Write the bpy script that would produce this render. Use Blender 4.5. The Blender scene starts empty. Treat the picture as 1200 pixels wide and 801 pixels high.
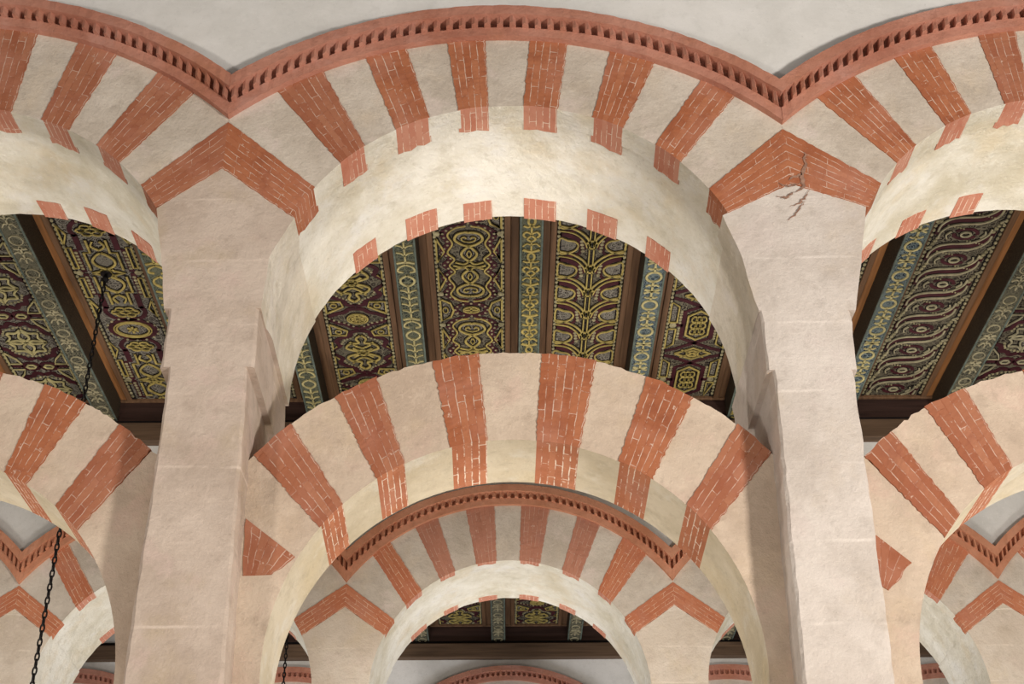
import bpy, bmesh, math, random
from mathutils import Matrix, Vector
random.seed(11)
PI = math.pi
ZO = 1.65                      # camera height above the floor
SC = bpy.context.scene
COL = SC.collection
N = 6.80                       # front face of the middle arcade
N2 = 13.60                     # front face of the back arcade
T = 1.07                       # thickness of an arcade
ORG = {}

# ------------------------------------------------------------------ helpers
class MB:
    """collects faces; build() links them as ONE mesh object"""
    def __init__(s): s.v = []; s.f = []; s.m = []; s.uv = []
    def add(s, p, uv=(0, 0)): s.v.append(tuple(p)); s.uv.append(uv); return len(s.v) - 1
    def face(s, idx, m=0): s.f.append(tuple(idx)); s.m.append(m)
    def box(s, x0, x1, y0, y1, z0, z1, m=0):
        i = [s.add(p) for p in ((x0,y0,z0),(x1,y0,z0),(x1,y1,z0),(x0,y1,z0),(x0,y0,z1),(x1,y0,z1),(x1,y1,z1),(x0,y1,z1))]
        for q in ((0,1,2,3),(7,6,5,4),(0,4,5,1),(1,5,6,2),(2,6,7,3),(3,7,4,0)): s.face([i[k] for k in q], m)
    def lathe(s, cx, cy, prof, n=28, m=0):
        rows = []
        for r, z in prof: rows.append([s.add((cx + r*math.cos(2*PI*k/n), cy + r*math.sin(2*PI*k/n), z)) for k in range(n)])
        for a, b in zip(rows, rows[1:]):
            for k in range(n): s.face((a[k], a[(k+1) % n], b[(k+1) % n], b[k]), m)
        s.face(rows[0][::-1], m); s.face(rows[-1], m)
    def loft(s, secs, m=0, caps=True):
        rows = [[s.add(p) for p in sec] for sec in secs]
        k = len(rows[0])
        for a, b in zip(rows, rows[1:]):
            for i in range(k): s.face((a[i], a[(i+1) % k], b[(i+1) % k], b[i]), m)
        if caps: s.face(rows[0][::-1], m); s.face(rows[-1], m)
    def build(s, name, mats, parent=None, bevel=0, smooth=False):
        if not isinstance(mats, (list, tuple)): mats = [mats]
        o = ORG.get(parent.name, Vector((0,0,0))) if parent else Vector((0,0,0))
        me = bpy.data.meshes.new(name)
        me.from_pydata([(x - o.x, y - o.y, z + ZO - o.z) for x, y, z in s.v], [], s.f)
        for q in mats: me.materials.append(q)
        me.polygons.foreach_set('material_index', s.m)
        ul = me.uv_layers.new(name='UVMap')
        for l in me.loops: ul.data[l.index].uv = s.uv[l.vertex_index]
        if not smooth or smooth == 'n':
            bm = bmesh.new(); bm.from_mesh(me); bmesh.ops.recalc_face_normals(bm, faces=bm.faces); bm.to_mesh(me); bm.free()
        if smooth: me.polygons.foreach_set('use_smooth', [True]*len(me.polygons))
        ob = bpy.data.objects.new(name, me); COL.objects.link(ob)
        if parent: ob.parent = parent; ORG[ob.name] = o
        if bevel:
            b = ob.modifiers.new('bevel', 'BEVEL'); b.width = bevel; b.segments = 2; b.limit_method = 'ANGLE'; b.angle_limit = 0.7
        return ob

def thing(name, label, cat, loc, group=None):
    o = bpy.data.objects.new(name, None); COL.objects.link(o)
    o.location = (loc[0], loc[1], loc[2] + ZO); ORG[o.name] = Vector(o.location)
    o['label'] = label; o['category'] = cat; o['kind'] = 'thing'
    if group: o['group'] = group
    return o
def struct(ob): ob['kind'] = 'structure'; return ob
def dup(root, dx, dy, dz, label):
    r = root.copy(); COL.objects.link(r); r.location = root.location + Vector((dx, dy, dz)); r['label'] = label
    for ch in list(root.children):
        c = ch.copy(); COL.objects.link(c); c.parent = r
        for g in list(ch.children):
            d = g.copy(); COL.objects.link(d); d.parent = c
    return r
def lerp(a, b, t): return a + (b - a)*t
def lerp2(a, b, t): return (lerp(a[0], b[0], t), lerp(a[1], b[1], t))
def resample(pts, n):
    L = [0]
    for a, b in zip(pts, pts[1:]): L.append(L[-1] + math.hypot(b[0]-a[0], b[1]-a[1]))
    out = []; j = 0
    for i in range(n+1):
        d = L[-1]*i/n
        while j < len(L)-2 and L[j+1] < d: j += 1
        out.append(lerp2(pts[j], pts[j+1], (d-L[j])/max(1e-9, L[j+1]-L[j])))
    return out
def spline(pts, n=6, closed=False):
    P = list(pts); out = []; k = len(P)
    rng = range(k) if closed else range(k-1)
    for i in rng:
        if closed: p0, p1, p2, p3 = P[i-1], P[i], P[(i+1) % k], P[(i+2) % k]
        else: p0, p1, p2, p3 = P[max(i-1,0)], P[i], P[i+1], P[min(i+2,k-1)]
        for j in range(n):
            t = j/n
            out.append(tuple(0.5*(2*p1[c] + (p2[c]-p0[c])*t + (2*p0[c]-5*p1[c]+4*p2[c]-p3[c])*t*t + (3*p1[c]-p0[c]-3*p2[c]+p3[c])*t**3) for c in (0,1)))
    if not closed: out.append(P[-1])
    return out

# ------------------------------------------------------------------ materials
def new_mat(name):
    m = bpy.data.materials.new(name); m.use_nodes = True
    nt = m.node_tree; b = nt.nodes['Principled BSDF']; b.inputs['Roughness'].default_value = 0.9
    b.inputs['Specular IOR Level'].default_value = 0.2
    return m, nt, b
def nd(nt, t, **kw):
    n = nt.nodes.new(t)
    for k, v in kw.items():
        if k in n.inputs: n.inputs[k].default_value = v
        else: setattr(n, k, v)
    return n
def ramp(nt, src, stops):
    r = nt.nodes.new('ShaderNodeValToRGB'); e = r.color_ramp.elements
    e[0].position, e[0].color = stops[0][0], (*stops[0][1], 1)
    e[1].position, e[1].color = stops[-1][0], (*stops[-1][1], 1)
    for p, c in stops[1:-1]:
        q = e.new(p); q.color = (*c, 1)
    nt.links.new(src, r.inputs[0]); return r.outputs[0]
def fac(nt, src, a, b):
    m = nd(nt, 'ShaderNodeMapRange'); m.inputs[1].default_value = a; m.inputs[2].default_value = b
    nt.links.new(src, m.inputs[0]); return m.outputs[0]
def mix(nt, f, a, b, mode='MIX'):
    m = nt.nodes.new('ShaderNodeMix'); m.data_type = 'RGBA'; m.blend_type = mode
    for i, v in ((0, f), (6, a), (7, b)):
        if isinstance(v, (int, float)): m.inputs[i].default_value = v
        elif isinstance(v, tuple): m.inputs[i].default_value = (*v, 1)
        else: nt.links.new(v, m.inputs[i])
    return m.outputs[2]
def pos(nt): return nd(nt, 'ShaderNodeNewGeometry').outputs['Position']
def noise(nt, vec, scale, detail=4, rough=0.55, off=None):
    n = nd(nt, 'ShaderNodeTexNoise', Scale=scale, Detail=detail, Roughness=rough)
    if off is not None:
        mp = nd(nt, 'ShaderNodeMapping'); mp.inputs['Location'].default_value = off; nt.links.new(vec, mp.inputs[0]); vec = mp.outputs[0]
    nt.links.new(vec, n.inputs['Vector']); return n.outputs[0]
def bump(nt, b, h, strength=0.3, dist=0.02):
    u = nd(nt, 'ShaderNodeBump', Strength=strength, Distance=dist); nt.links.new(h, u.inputs['Height']); nt.links.new(u.outputs[0], b.inputs['Normal'])
def mathn(nt, op, a, b=None):
    m = nd(nt, 'ShaderNodeMath', operation=op)
    for i, v in ((0, a), (1, b)):
        if v is None: continue
        if isinstance(v, (int, float)): m.inputs[i].default_value = v
        else: nt.links.new(v, m.inputs[i])
    return m.outputs[0]

def plaster(name, lo, hi, stain, stain2, joints=0, amount=0.6, bs=0.25):
    m, nt, b = new_mat(name); p = pos(nt)
    c = ramp(nt, noise(nt, p, 1.6, 8, 0.62), [(0.36, tuple(x*0.95 for x in lo)), (0.62, tuple(min(1, x*1.03) for x in hi))])
    c = mix(nt, mathn(nt, 'MULTIPLY', fac(nt, noise(nt, p, 2.3, 6, 0.6, (7,3,1)), 0.52, 0.68), amount), c, stain)
    c = mix(nt, mathn(nt, 'MULTIPLY', fac(nt, noise(nt, p, 3.1, 7, 0.65, (2,9,4)), 0.55, 0.66), amount*0.8), c, stain2)
    sp = noise(nt, p, 38, 5, 0.7)
    md = noise(nt, p, 7.5, 8, 0.7, (4,8,2))
    c = mix(nt, mathn(nt, 'MULTIPLY', fac(nt, md, 0.53, 0.66), 0.55*amount + 0.15), c, tuple(x*0.80 for x in lo))
    c = mix(nt, mathn(nt, 'MULTIPLY', fac(nt, md, 0.46, 0.34), 0.45*amount + 0.15), c, tuple(min(1, x*1.12) for x in hi))
    c = mix(nt, mathn(nt, 'MULTIPLY', fac(nt, sp, 0.60, 0.70), 0.4), c, tuple(x*0.66 for x in lo))
    c = mix(nt, mathn(nt, 'MULTIPLY', fac(nt, sp, 0.40, 0.30), 0.45), c, tuple(min(1, x*1.16) for x in hi))
    h = mathn(nt, 'ADD', noise(nt, p, 9, 6, 0.65), mathn(nt, 'MULTIPLY', sp, 0.5))
    if joints:
        s = nd(nt, 'ShaderNodeSeparateXYZ'); nt.links.new(p, s.inputs[0])
        zz = mathn(nt, 'ADD', s.outputs[2], mathn(nt, 'MULTIPLY', noise(nt, p, 2.0, 3), 0.05))
        fr = mathn(nt, 'ABSOLUTE', mathn(nt, 'SUBTRACT', mathn(nt, 'FRACT', mathn(nt, 'DIVIDE', zz, joints)), 0.5))
        line = fac(nt, fr, 0.025, 0.008)
        line = mathn(nt, 'MULTIPLY', line, fac(nt, noise(nt, p, 4.5, 4), 0.42, 0.6))
        c = mix(nt, mathn(nt, 'MULTIPLY', line, 0.8), c, tuple(min(1, x*1.2) for x in hi))
        # every other course a touch darker
        alt = fac(nt, noise(nt, mathn(nt, 'FLOOR', mathn(nt, 'ADD', mathn(nt, 'DIVIDE', zz, joints), 0.5)), 1.7, 0), 0.35, 0.65)
        c = mix(nt, mathn(nt, 'MULTIPLY', alt, 0.3), c, lo)
    nt.links.new(c, b.inputs['Base Color']); bump(nt, b, h, bs*1.5, 0.035)
    return m

def brickmat(name, c1, c2, mortar, mort_amount=0.75, blotch=(0.22, 0.06, 0.03), msize=0.0028):
    m, nt, b = new_mat(name); p = pos(nt)
    uv = nd(nt, 'ShaderNodeTexCoord').outputs['UV']
    s = nd(nt, 'ShaderNodeSeparateXYZ'); nt.links.new(uv, s.inputs[0])
    k = nd(nt, 'ShaderNodeCombineXYZ'); nt.links.new(s.outputs[1], k.inputs[0]); nt.links.new(s.outputs[0], k.inputs[1])
    wob = nd(nt, 'ShaderNodeVectorMath', operation='MULTIPLY_ADD')
    nz = nd(nt, 'ShaderNodeTexNoise', Scale=14.0, Detail=2.0); nt.links.new(p, nz.inputs['Vector'])
    nt.links.new(nz.outputs['Color'], wob.inputs[0]); wob.inputs[1].default_value = (0.012, 0.012, 0); nt.links.new(k.outputs[0], wob.inputs[2])
    br = nd(nt, 'ShaderNodeTexBrick', Scale=1.0); br.offset = 0.5
    br.inputs['Brick Width'].default_value = 0.29; br.inputs['Row Height'].default_value = 0.043
    br.inputs['Mortar Size'].default_value = msize; br.inputs['Mortar Smooth'].default_value = 0.3
    br.inputs['Color1'].default_value = (*c1, 1); br.inputs['Color2'].default_value = (*c2, 1); br.inputs['Mortar'].default_value = (*c1, 1)
    nt.links.new(wob.outputs[0], br.inputs['Vector'])
    c = br.outputs['Color']
    c = mix(nt, mathn(nt, 'MULTIPLY', fac(nt, noise(nt, p, 6, 6, 0.65), 0.48, 0.7), 0.55), c, blotch)
    c = mix(nt, mathn(nt, 'MULTIPLY', fac(nt, noise(nt, p, 2.2, 5, 0.6, (5,5,5)), 0.5, 0.68), 0.5), c, (0.50, 0.235, 0.165))
    mm = mathn(nt, 'MULTIPLY', br.outputs['Fac'], fac(nt, noise(nt, p, 9, 6, 0.75, (3,1,8)), 0.44, 0.57))
    c = mix(nt, mathn(nt, 'MULTIPLY', mm, mort_amount), c, mortar)
    c = mix(nt, mathn(nt, 'MULTIPLY', fac(nt, noise(nt, p, 22, 5, 0.75, (1,6,2)), 0.63, 0.69), 0.7), c, mortar)
    nt.links.new(c, b.inputs['Base Color'])
    bump(nt, b, mathn(nt, 'ADD', mathn(nt, 'MULTIPLY', noise(nt, p, 25, 5), 0.6), mathn(nt, 'MULTIPLY', br.outputs['Fac'], -0.35)), 0.35, 0.02)
    return m

def plain(name, c, rough=0.8, var=0.25, scale=8, bs=0.1, metallic=0):
    m, nt, b = new_mat(name); p = pos(nt)
    col = ramp(nt, noise(nt, p, scale, 5, 0.6), [(0.3, tuple(x*(1-var) for x in c)), (0.7, tuple(min(1, x*(1+var)) for x in c))])
    nt.links.new(col, b.inputs['Base Color']); b.inputs['Roughness'].default_value = rough; b.inputs['Metallic'].default_value = metallic
    bump(nt, b, noise(nt, p, scale*5, 4), bs, 0.01)
    return m
def wood(name, c, axis=1):
    m, nt, b = new_mat(name); p = pos(nt)
    mp = nd(nt, 'ShaderNodeMapping'); sc = [14, 14, 14]; sc[axis] = 0.8; mp.inputs['Scale'].default_value = sc
    nt.links.new(p, mp.inputs[0])
    col = ramp(nt, noise(nt, mp.outputs[0], 1.5, 6, 0.6), [(0.3, tuple(x*0.6 for x in c)), (0.7, tuple(x*1.3 for x in c))])
    nt.links.new(col, b.inputs['Base Color']); b.inputs['Roughness'].default_value = 0.55
    return m
def filigree(name, dark, light, scale=26, lo=0.05, hi=0.16):
    """small painted scrollwork: light meanders between dark ground, from warped cell edges"""
    m, nt, b = new_mat(name); p = pos(nt)
    nz = nd(nt, 'ShaderNodeTexNoise', Scale=scale*0.5, Detail=1.0); nt.links.new(p, nz.inputs['Vector'])
    w = nd(nt, 'ShaderNodeVectorMath', operation='MULTIPLY_ADD'); nt.links.new(nz.outputs['Color'], w.inputs[0])
    w.inputs[1].default_value = (0.05, 0.05, 0.0); nt.links.new(p, w.inputs[2])
    v = nd(nt, 'ShaderNodeTexVoronoi', Scale=scale, feature='DISTANCE_TO_EDGE'); nt.links.new(w.outputs[0], v.inputs['Vector'])
    wv = nd(nt, 'ShaderNodeTexVoronoi', Scale=scale, feature='F1'); nt.links.new(w.outputs[0], wv.inputs['Vector'])
    ring = mathn(nt, 'ABSOLUTE', mathn(nt, 'SUBTRACT', mathn(nt, 'FRACT', mathn(nt, 'MULTIPLY', wv.outputs['Distance'], 3.2)), 0.5))
    f = mathn(nt, 'MAXIMUM', fac(nt, ring, 0.33, 0.40), fac(nt, v.outputs['Distance'], hi*0.6, lo*0.6))
    c = mix(nt, mathn(nt, 'MULTIPLY', f, 0.85), dark, light)
    c = mix(nt, fac(nt, noise(nt, p, 3, 4), 0.45, 0.75), c, tuple(x*0.6 for x in light))
    nt.links.new(c, b.inputs['Base Color']); b.inputs['Roughness'].default_value = 0.7
    return m

M = {}
M['stone_up'] = plaster('grey plastered stone', (0.49,0.42,0.345), (0.60,0.535,0.46), (0.60,0.50,0.38), (0.68,0.57,0.52))
M['stone_low'] = plaster('pinkish plastered stone', (0.53,0.415,0.32), (0.61,0.50,0.395), (0.58,0.455,0.325), (0.62,0.455,0.37), amount=0.7)
M['soffit_white'] = plaster('limewashed soffit', (0.66,0.61,0.48), (0.80,0.78,0.71), (0.68,0.57,0.39), (0.80,0.80,0.80), amount=0.5, bs=0.4)
M['soffit_low'] = plaster('yellowed limewash', (0.56,0.48,0.34), (0.65,0.58,0.45), (0.61,0.51,0.33), (0.74,0.72,0.66), amount=0.6)
M['flank'] = plaster('limewashed flank', (0.60,0.54,0.43), (0.72,0.67,0.58), (0.62,0.53,0.37), (0.72,0.68,0.64), amount=0.7, bs=0.4)
M['pier'] = plaster('pinkish pier plaster', (0.47,0.375,0.305), (0.585,0.49,0.415), (0.47,0.375,0.26), (0.61,0.465,0.41), joints=0.42, amount=0.8)
M['pier_pale'] = plaster('pale pier plaster', (0.53,0.465,0.41), (0.65,0.59,0.54), (0.55,0.46,0.36), (0.63,0.54,0.50), joints=0.42, amount=0.6)
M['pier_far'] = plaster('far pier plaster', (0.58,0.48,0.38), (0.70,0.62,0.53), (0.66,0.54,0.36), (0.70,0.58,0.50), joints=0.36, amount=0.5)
M['wall'] = plaster('white wall plaster', (0.68,0.67,0.64), (0.74,0.73,0.71), (0.68,0.66,0.62), (0.74,0.735,0.72), amount=0.3, bs=0.08)
M['brick_a'] = brickmat('rust brick', (0.36,0.120,0.055), (0.44,0.170,0.085), (0.72,0.58,0.48))
M['brick_b'] = brickmat('worn brick', (0.32,0.11,0.056), (0.41,0.175,0.10), (0.72,0.56,0.46), 0.6, (0.30,0.10,0.06))
M['brick_c'] = brickmat('pale painted brick', (0.50,0.20,0.13), (0.57,0.28,0.195), (0.78,0.66,0.54), 0.9, (0.42,0.14,0.08))
M['brick_soffit'] = brickmat('orange soffit brick', (0.42,0.15,0.075), (0.50,0.21,0.115), (0.80,0.68,0.56), 1.0, (0.27,0.10,0.05), 0.0042)
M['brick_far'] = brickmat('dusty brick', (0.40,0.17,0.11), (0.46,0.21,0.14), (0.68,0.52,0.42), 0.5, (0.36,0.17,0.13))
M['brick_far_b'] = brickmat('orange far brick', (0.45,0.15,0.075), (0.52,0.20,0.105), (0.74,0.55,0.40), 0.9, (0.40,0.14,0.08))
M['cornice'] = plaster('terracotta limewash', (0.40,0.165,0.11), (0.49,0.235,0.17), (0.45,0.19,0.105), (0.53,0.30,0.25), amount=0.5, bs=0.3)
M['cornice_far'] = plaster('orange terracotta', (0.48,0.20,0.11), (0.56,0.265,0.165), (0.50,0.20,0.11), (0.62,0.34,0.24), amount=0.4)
M['board'] = filigree('dark painted board', (0.016,0.010,0.010), (0.20,0.18,0.125), 17)
M['board_b'] = filigree('grey painted board', (0.03,0.022,0.02), (0.27,0.255,0.21), 16)
M['leaf'] = filigree('grey leaf paint', (0.035,0.028,0.026), (0.30,0.28,0.23), 22, 0.03, 0.2)
M['field_green'] = filigree('green blue beam paint', (0.012,0.017,0.016), (0.18,0.19,0.125), 20)
M['field_blue'] = filigree('blue beam paint', (0.014,0.026,0.042), (0.20,0.25,0.25), 20)
M['field_dull'] = filigree('dull green beam paint', (0.03,0.03,0.022), (0.20,0.19,0.13), 20)
M['gold'] = plain('ochre gold paint', (0.39,0.31,0.10), 0.6, 0.35, 12)
M['gold_pale'] = plain('pale gold paint', (0.44,0.39,0.19), 0.6, 0.3, 12)
M['gold_grey'] = plain('greyed gold paint', (0.34,0.31,0.20), 0.6, 0.35, 12)
M['maroon'] = plain('maroon paint', (0.05,0.011,0.016), 0.6, 0.4, 10)
M['bead'] = plain('bead paint', (0.30,0.27,0.16), 0.6, 0.5, 20)
M['greenline'] = plain('grey green edge paint', (0.11,0.14,0.12), 0.6, 0.35, 12)
M['black'] = plain('blackened strip', (0.012,0.009,0.009), 0.7, 0.4, 10)
M['beam_side'] = filigree('dark spotted beam side', (0.018,0.013,0.009), (0.075,0.055,0.035), 40)
M['mould'] = wood('brown moulding', (0.165,0.092,0.05))
M['mould_orange'] = wood('orange moulding', (0.30,0.135,0.05))
M['end'] = wood('dark end board', (0.045,0.024,0.019), 0)
M['plate'] = wood('brown wall plate', (0.115,0.072,0.045), 0)
M['iron'] = plain('black iron', (0.02,0.018,0.018), 0.4, 0.3, 30, 0.1, 0.6)
M['crack'] = plain('crack in the plaster', (0.30,0.175,0.125), 0.9, 0.4, 30)
M['floor'] = plaster('pale marble floor', (0.46,0.40,0.34), (0.56,0.50,0.44), (0.5,0.42,0.34), (0.58,0.53,0.48), amount=0.3)
M['ceil'] = plain('dark boarding', (0.05,0.035,0.025))
M['marble'] = plain('grey marble', (0.42,0.38,0.36), 0.35, 0.3, 4)

# ------------------------------------------------------------------ arch geometry
class Arch:
    def __init__(s, Y0, depth, cf, cb, ext, xjL=None, xjR=None):
        s.Y0, s.depth, s.cf, s.cb, s.ext, s.xjL, s.xjR = Y0, depth, cf, cb, ext, xjL, xjR   # ext: list of (xmax, cx, cz, r) by x
    def ecirc(s, x):
        for xm, cx, cz, r in s.ext:
            if x <= xm: return cx, cz, r
    def ez(s, x):
        cx, cz, r = s.ecirc(x); return cz + math.sqrt(max(0, r*r - (x-cx)**2))
    def epath(s, a, b, n=8): return [(lerp(a, b, i/n), s.ez(lerp(a, b, i/n))) for i in range(n+1)]
    def th(s, p): return math.atan2(p[1]-s.cf[1], p[0]-s.cf[0])
    def ipt(s, th, rho=0): return (s.cf[0] + (s.cf[2]+rho)*math.cos(th), s.cf[1] + (s.cf[2]+rho)*math.sin(th))
    def iarc(s, a, b, n=8, rho=0): return [s.ipt(lerp(a, b, i/n), rho) for i in range(n+1)]
    def W(s, x, z, y):
        t = (y - s.Y0)/s.depth
        a = math.atan2(z-s.cf[1], x-s.cf[0]); rho = math.hypot(x-s.cf[0], z-s.cf[1]) - s.cf[2]
        k = max(0.0, 1 - max(0, rho)/0.5)      # the shift from front to back fades away from the intrados
        t *= k
        cx, cz, r = (lerp(s.cf[i], s.cb[i], t) for i in range(3))
        return (cx + (r+rho)*math.cos(a), y, cz + (r+rho)*math.sin(a))
    def side(s, z, y, sgn):
        """x of the opening's side at height z (vertical below the centre)"""
        t = (y - s.Y0)/s.depth; cx, cz, r = (lerp(s.cf[i], s.cb[i], t) for i in range(3))
        return cx + sgn*(math.sqrt(max(0, r*r-(z-cz)**2)) if z > cz else r)

def voussoir(ar, bot, top, y0, y1, nv=12, jit=0.005, yj=0.0025, push=0.0, width=None):
    mb = MB(); nu = len(bot)-1
    w = width or math.hypot(bot[-1][0]-bot[0][0], bot[-1][1]-bot[0][1])*0.5 + math.hypot(top[-1][0]-top[0][0], top[-1][1]-top[0][1])*0.5
    L = math.hypot(top[0][0]-bot[0][0], top[0][1]-bot[0][1])
    uo, vo = random.random()*3, random.random()*3
    rows_u = max(3, round(w/0.043))*0.043
    F, Bk = [], []
    for j in range(nv+1):
        t = j/nv; fr, bk = [], []
        a, b = lerp2(bot[0], top[0], t), lerp2(bot[-1], top[-1], t)
        d = (b[0]-a[0], b[1]-a[1]); dl = math.hypot(*d) or 1
        ja, jb = random.uniform(-jit, jit), random.uniform(-jit, jit)
        for i in range(nu+1):
            p = lerp2(bot[i], top[i], t)
            q = (ja if i == 0 else jb if i == nu else 0)
            p = (p[0] + d[0]/dl*q, p[1] + d[1]/dl*q)
            uv = (uo*0.043*0 + rows_u*i/nu, vo + L*t)
            fr.append(mb.add(ar.W(p[0], p[1], y0 + random.uniform(-yj, yj)), uv))
            dj = random.uniform(-0.015, 0.015) if push else 0
            bk.append(mb.add(ar.W(p[0], p[1], y1 + dj), (uv[0], uv[1] - (y1-y0))))
        F.append(fr); Bk.append(bk)
    for j in range(nv):
        for i in range(nu):
            mb.face((F[j][i], F[j][i+1], F[j+1][i+1], F[j+1][i]), 0)
            mb.face((Bk[j][i], Bk[j+1][i], Bk[j+1][i+1], Bk[j][i+1]), 0)
        mb.face((F[j][0], F[j+1][0], Bk[j+1][0], Bk[j][0]), 0)
        mb.face((F[j][nu], Bk[j][nu], Bk[j+1][nu], F[j+1][nu]), 0)
    for i in range(nu):
        mb.face((F[0][i], Bk[0][i], Bk[0][i+1], F[0][i+1]), 1)
        mb.face((F[nv][i], F[nv][i+1], Bk[nv][i+1], Bk[nv][i]), 0)
    return mb

def clip_path(pts, xl, xr):
    out = []
    for a, b in zip(pts, pts[1:]):
        ina, inb = xl <= a[0] <= xr, xl <= b[0] <= xr
        if ina: out.append(a)
        if ina != inb:
            xx = (xl if min(a[0], b[0]) < xl else xr)
            out.append(lerp2(a, b, (xx-a[0])/(b[0]-a[0])))
    if xl <= pts[-1][0] <= xr: out.append(pts[-1])
    return out

def cornice(ar, root, mat, pitch=0.076, proj=0.10, h=(0.062, 0.118, 0.19)):
    base = []
    n = 150
    for i in range(n+1):
        x = lerp(ar.xjL - 0.04, ar.xjR + 0.04, i/n); cx, cz, r = ar.ecirc(x); z = ar.ez(x); nx, nz = (x-cx)/r, (z-cz)/r
        base.append((x, z, nx, nz))
    def off(d): return clip_path([(x + nx*d, z + nz*d) for x, z, nx, nz in base], ar.xjL, ar.xjR)
    def band(d0, d1, yf, yb, jit=0.003):
        mb = MB(); A, B = resample(off(d0), 90), resample(off(d1), 90)
        secs = []
        for a, b in zip(A, B):
            q = random.uniform(-jit, jit)
            secs.append([(a[0], yf+q, a[1]), (b[0], yf+q, b[1]), (b[0], yb, b[1]), (a[0], yb, a[1])])
        mb.loft(secs); return mb
    Y = ar.Y0
    c = band(-0.005, h[0], Y - proj*0.42, Y + 0.05).build('cornice', mat, root)
    mb = band(h[0]-0.002, h[1]+0.002, Y - 0.004, Y + 0.05)
    A, B = off(h[0]-0.002), off(h[1]+0.002)
    LA = sum(math.hypot(q[0]-p[0], q[1]-p[1]) for p, q in zip(A, A[1:]))
    k = int(LA/pitch); A, B = resample(A, k*4), resample(B, k*4)
    for i in range(k):
        s0, s1 = i*4 + 1, i*4 + 3
        yf = Y - proj*random.uniform(0.78, 0.92)
        sec = lambda p, q, y: [(p[0], y, p[1]), (q[0], y, q[1]), (q[0], Y+0.03, q[1]), (p[0], Y+0.03, p[1])]
        mb.loft([sec(A[s0], B[s0], yf + 0.012), sec(A[s0+1], B[s0+1], yf), sec(A[s1], B[s1], yf + 0.03)])
    mb.build('dentil_course', mat, c)
    band(h[1], h[2], Y - proj, Y + 0.05, 0.004).build('coping', mat, c)

def brick_pick(mats): return M[random.choice(mats)]

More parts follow.
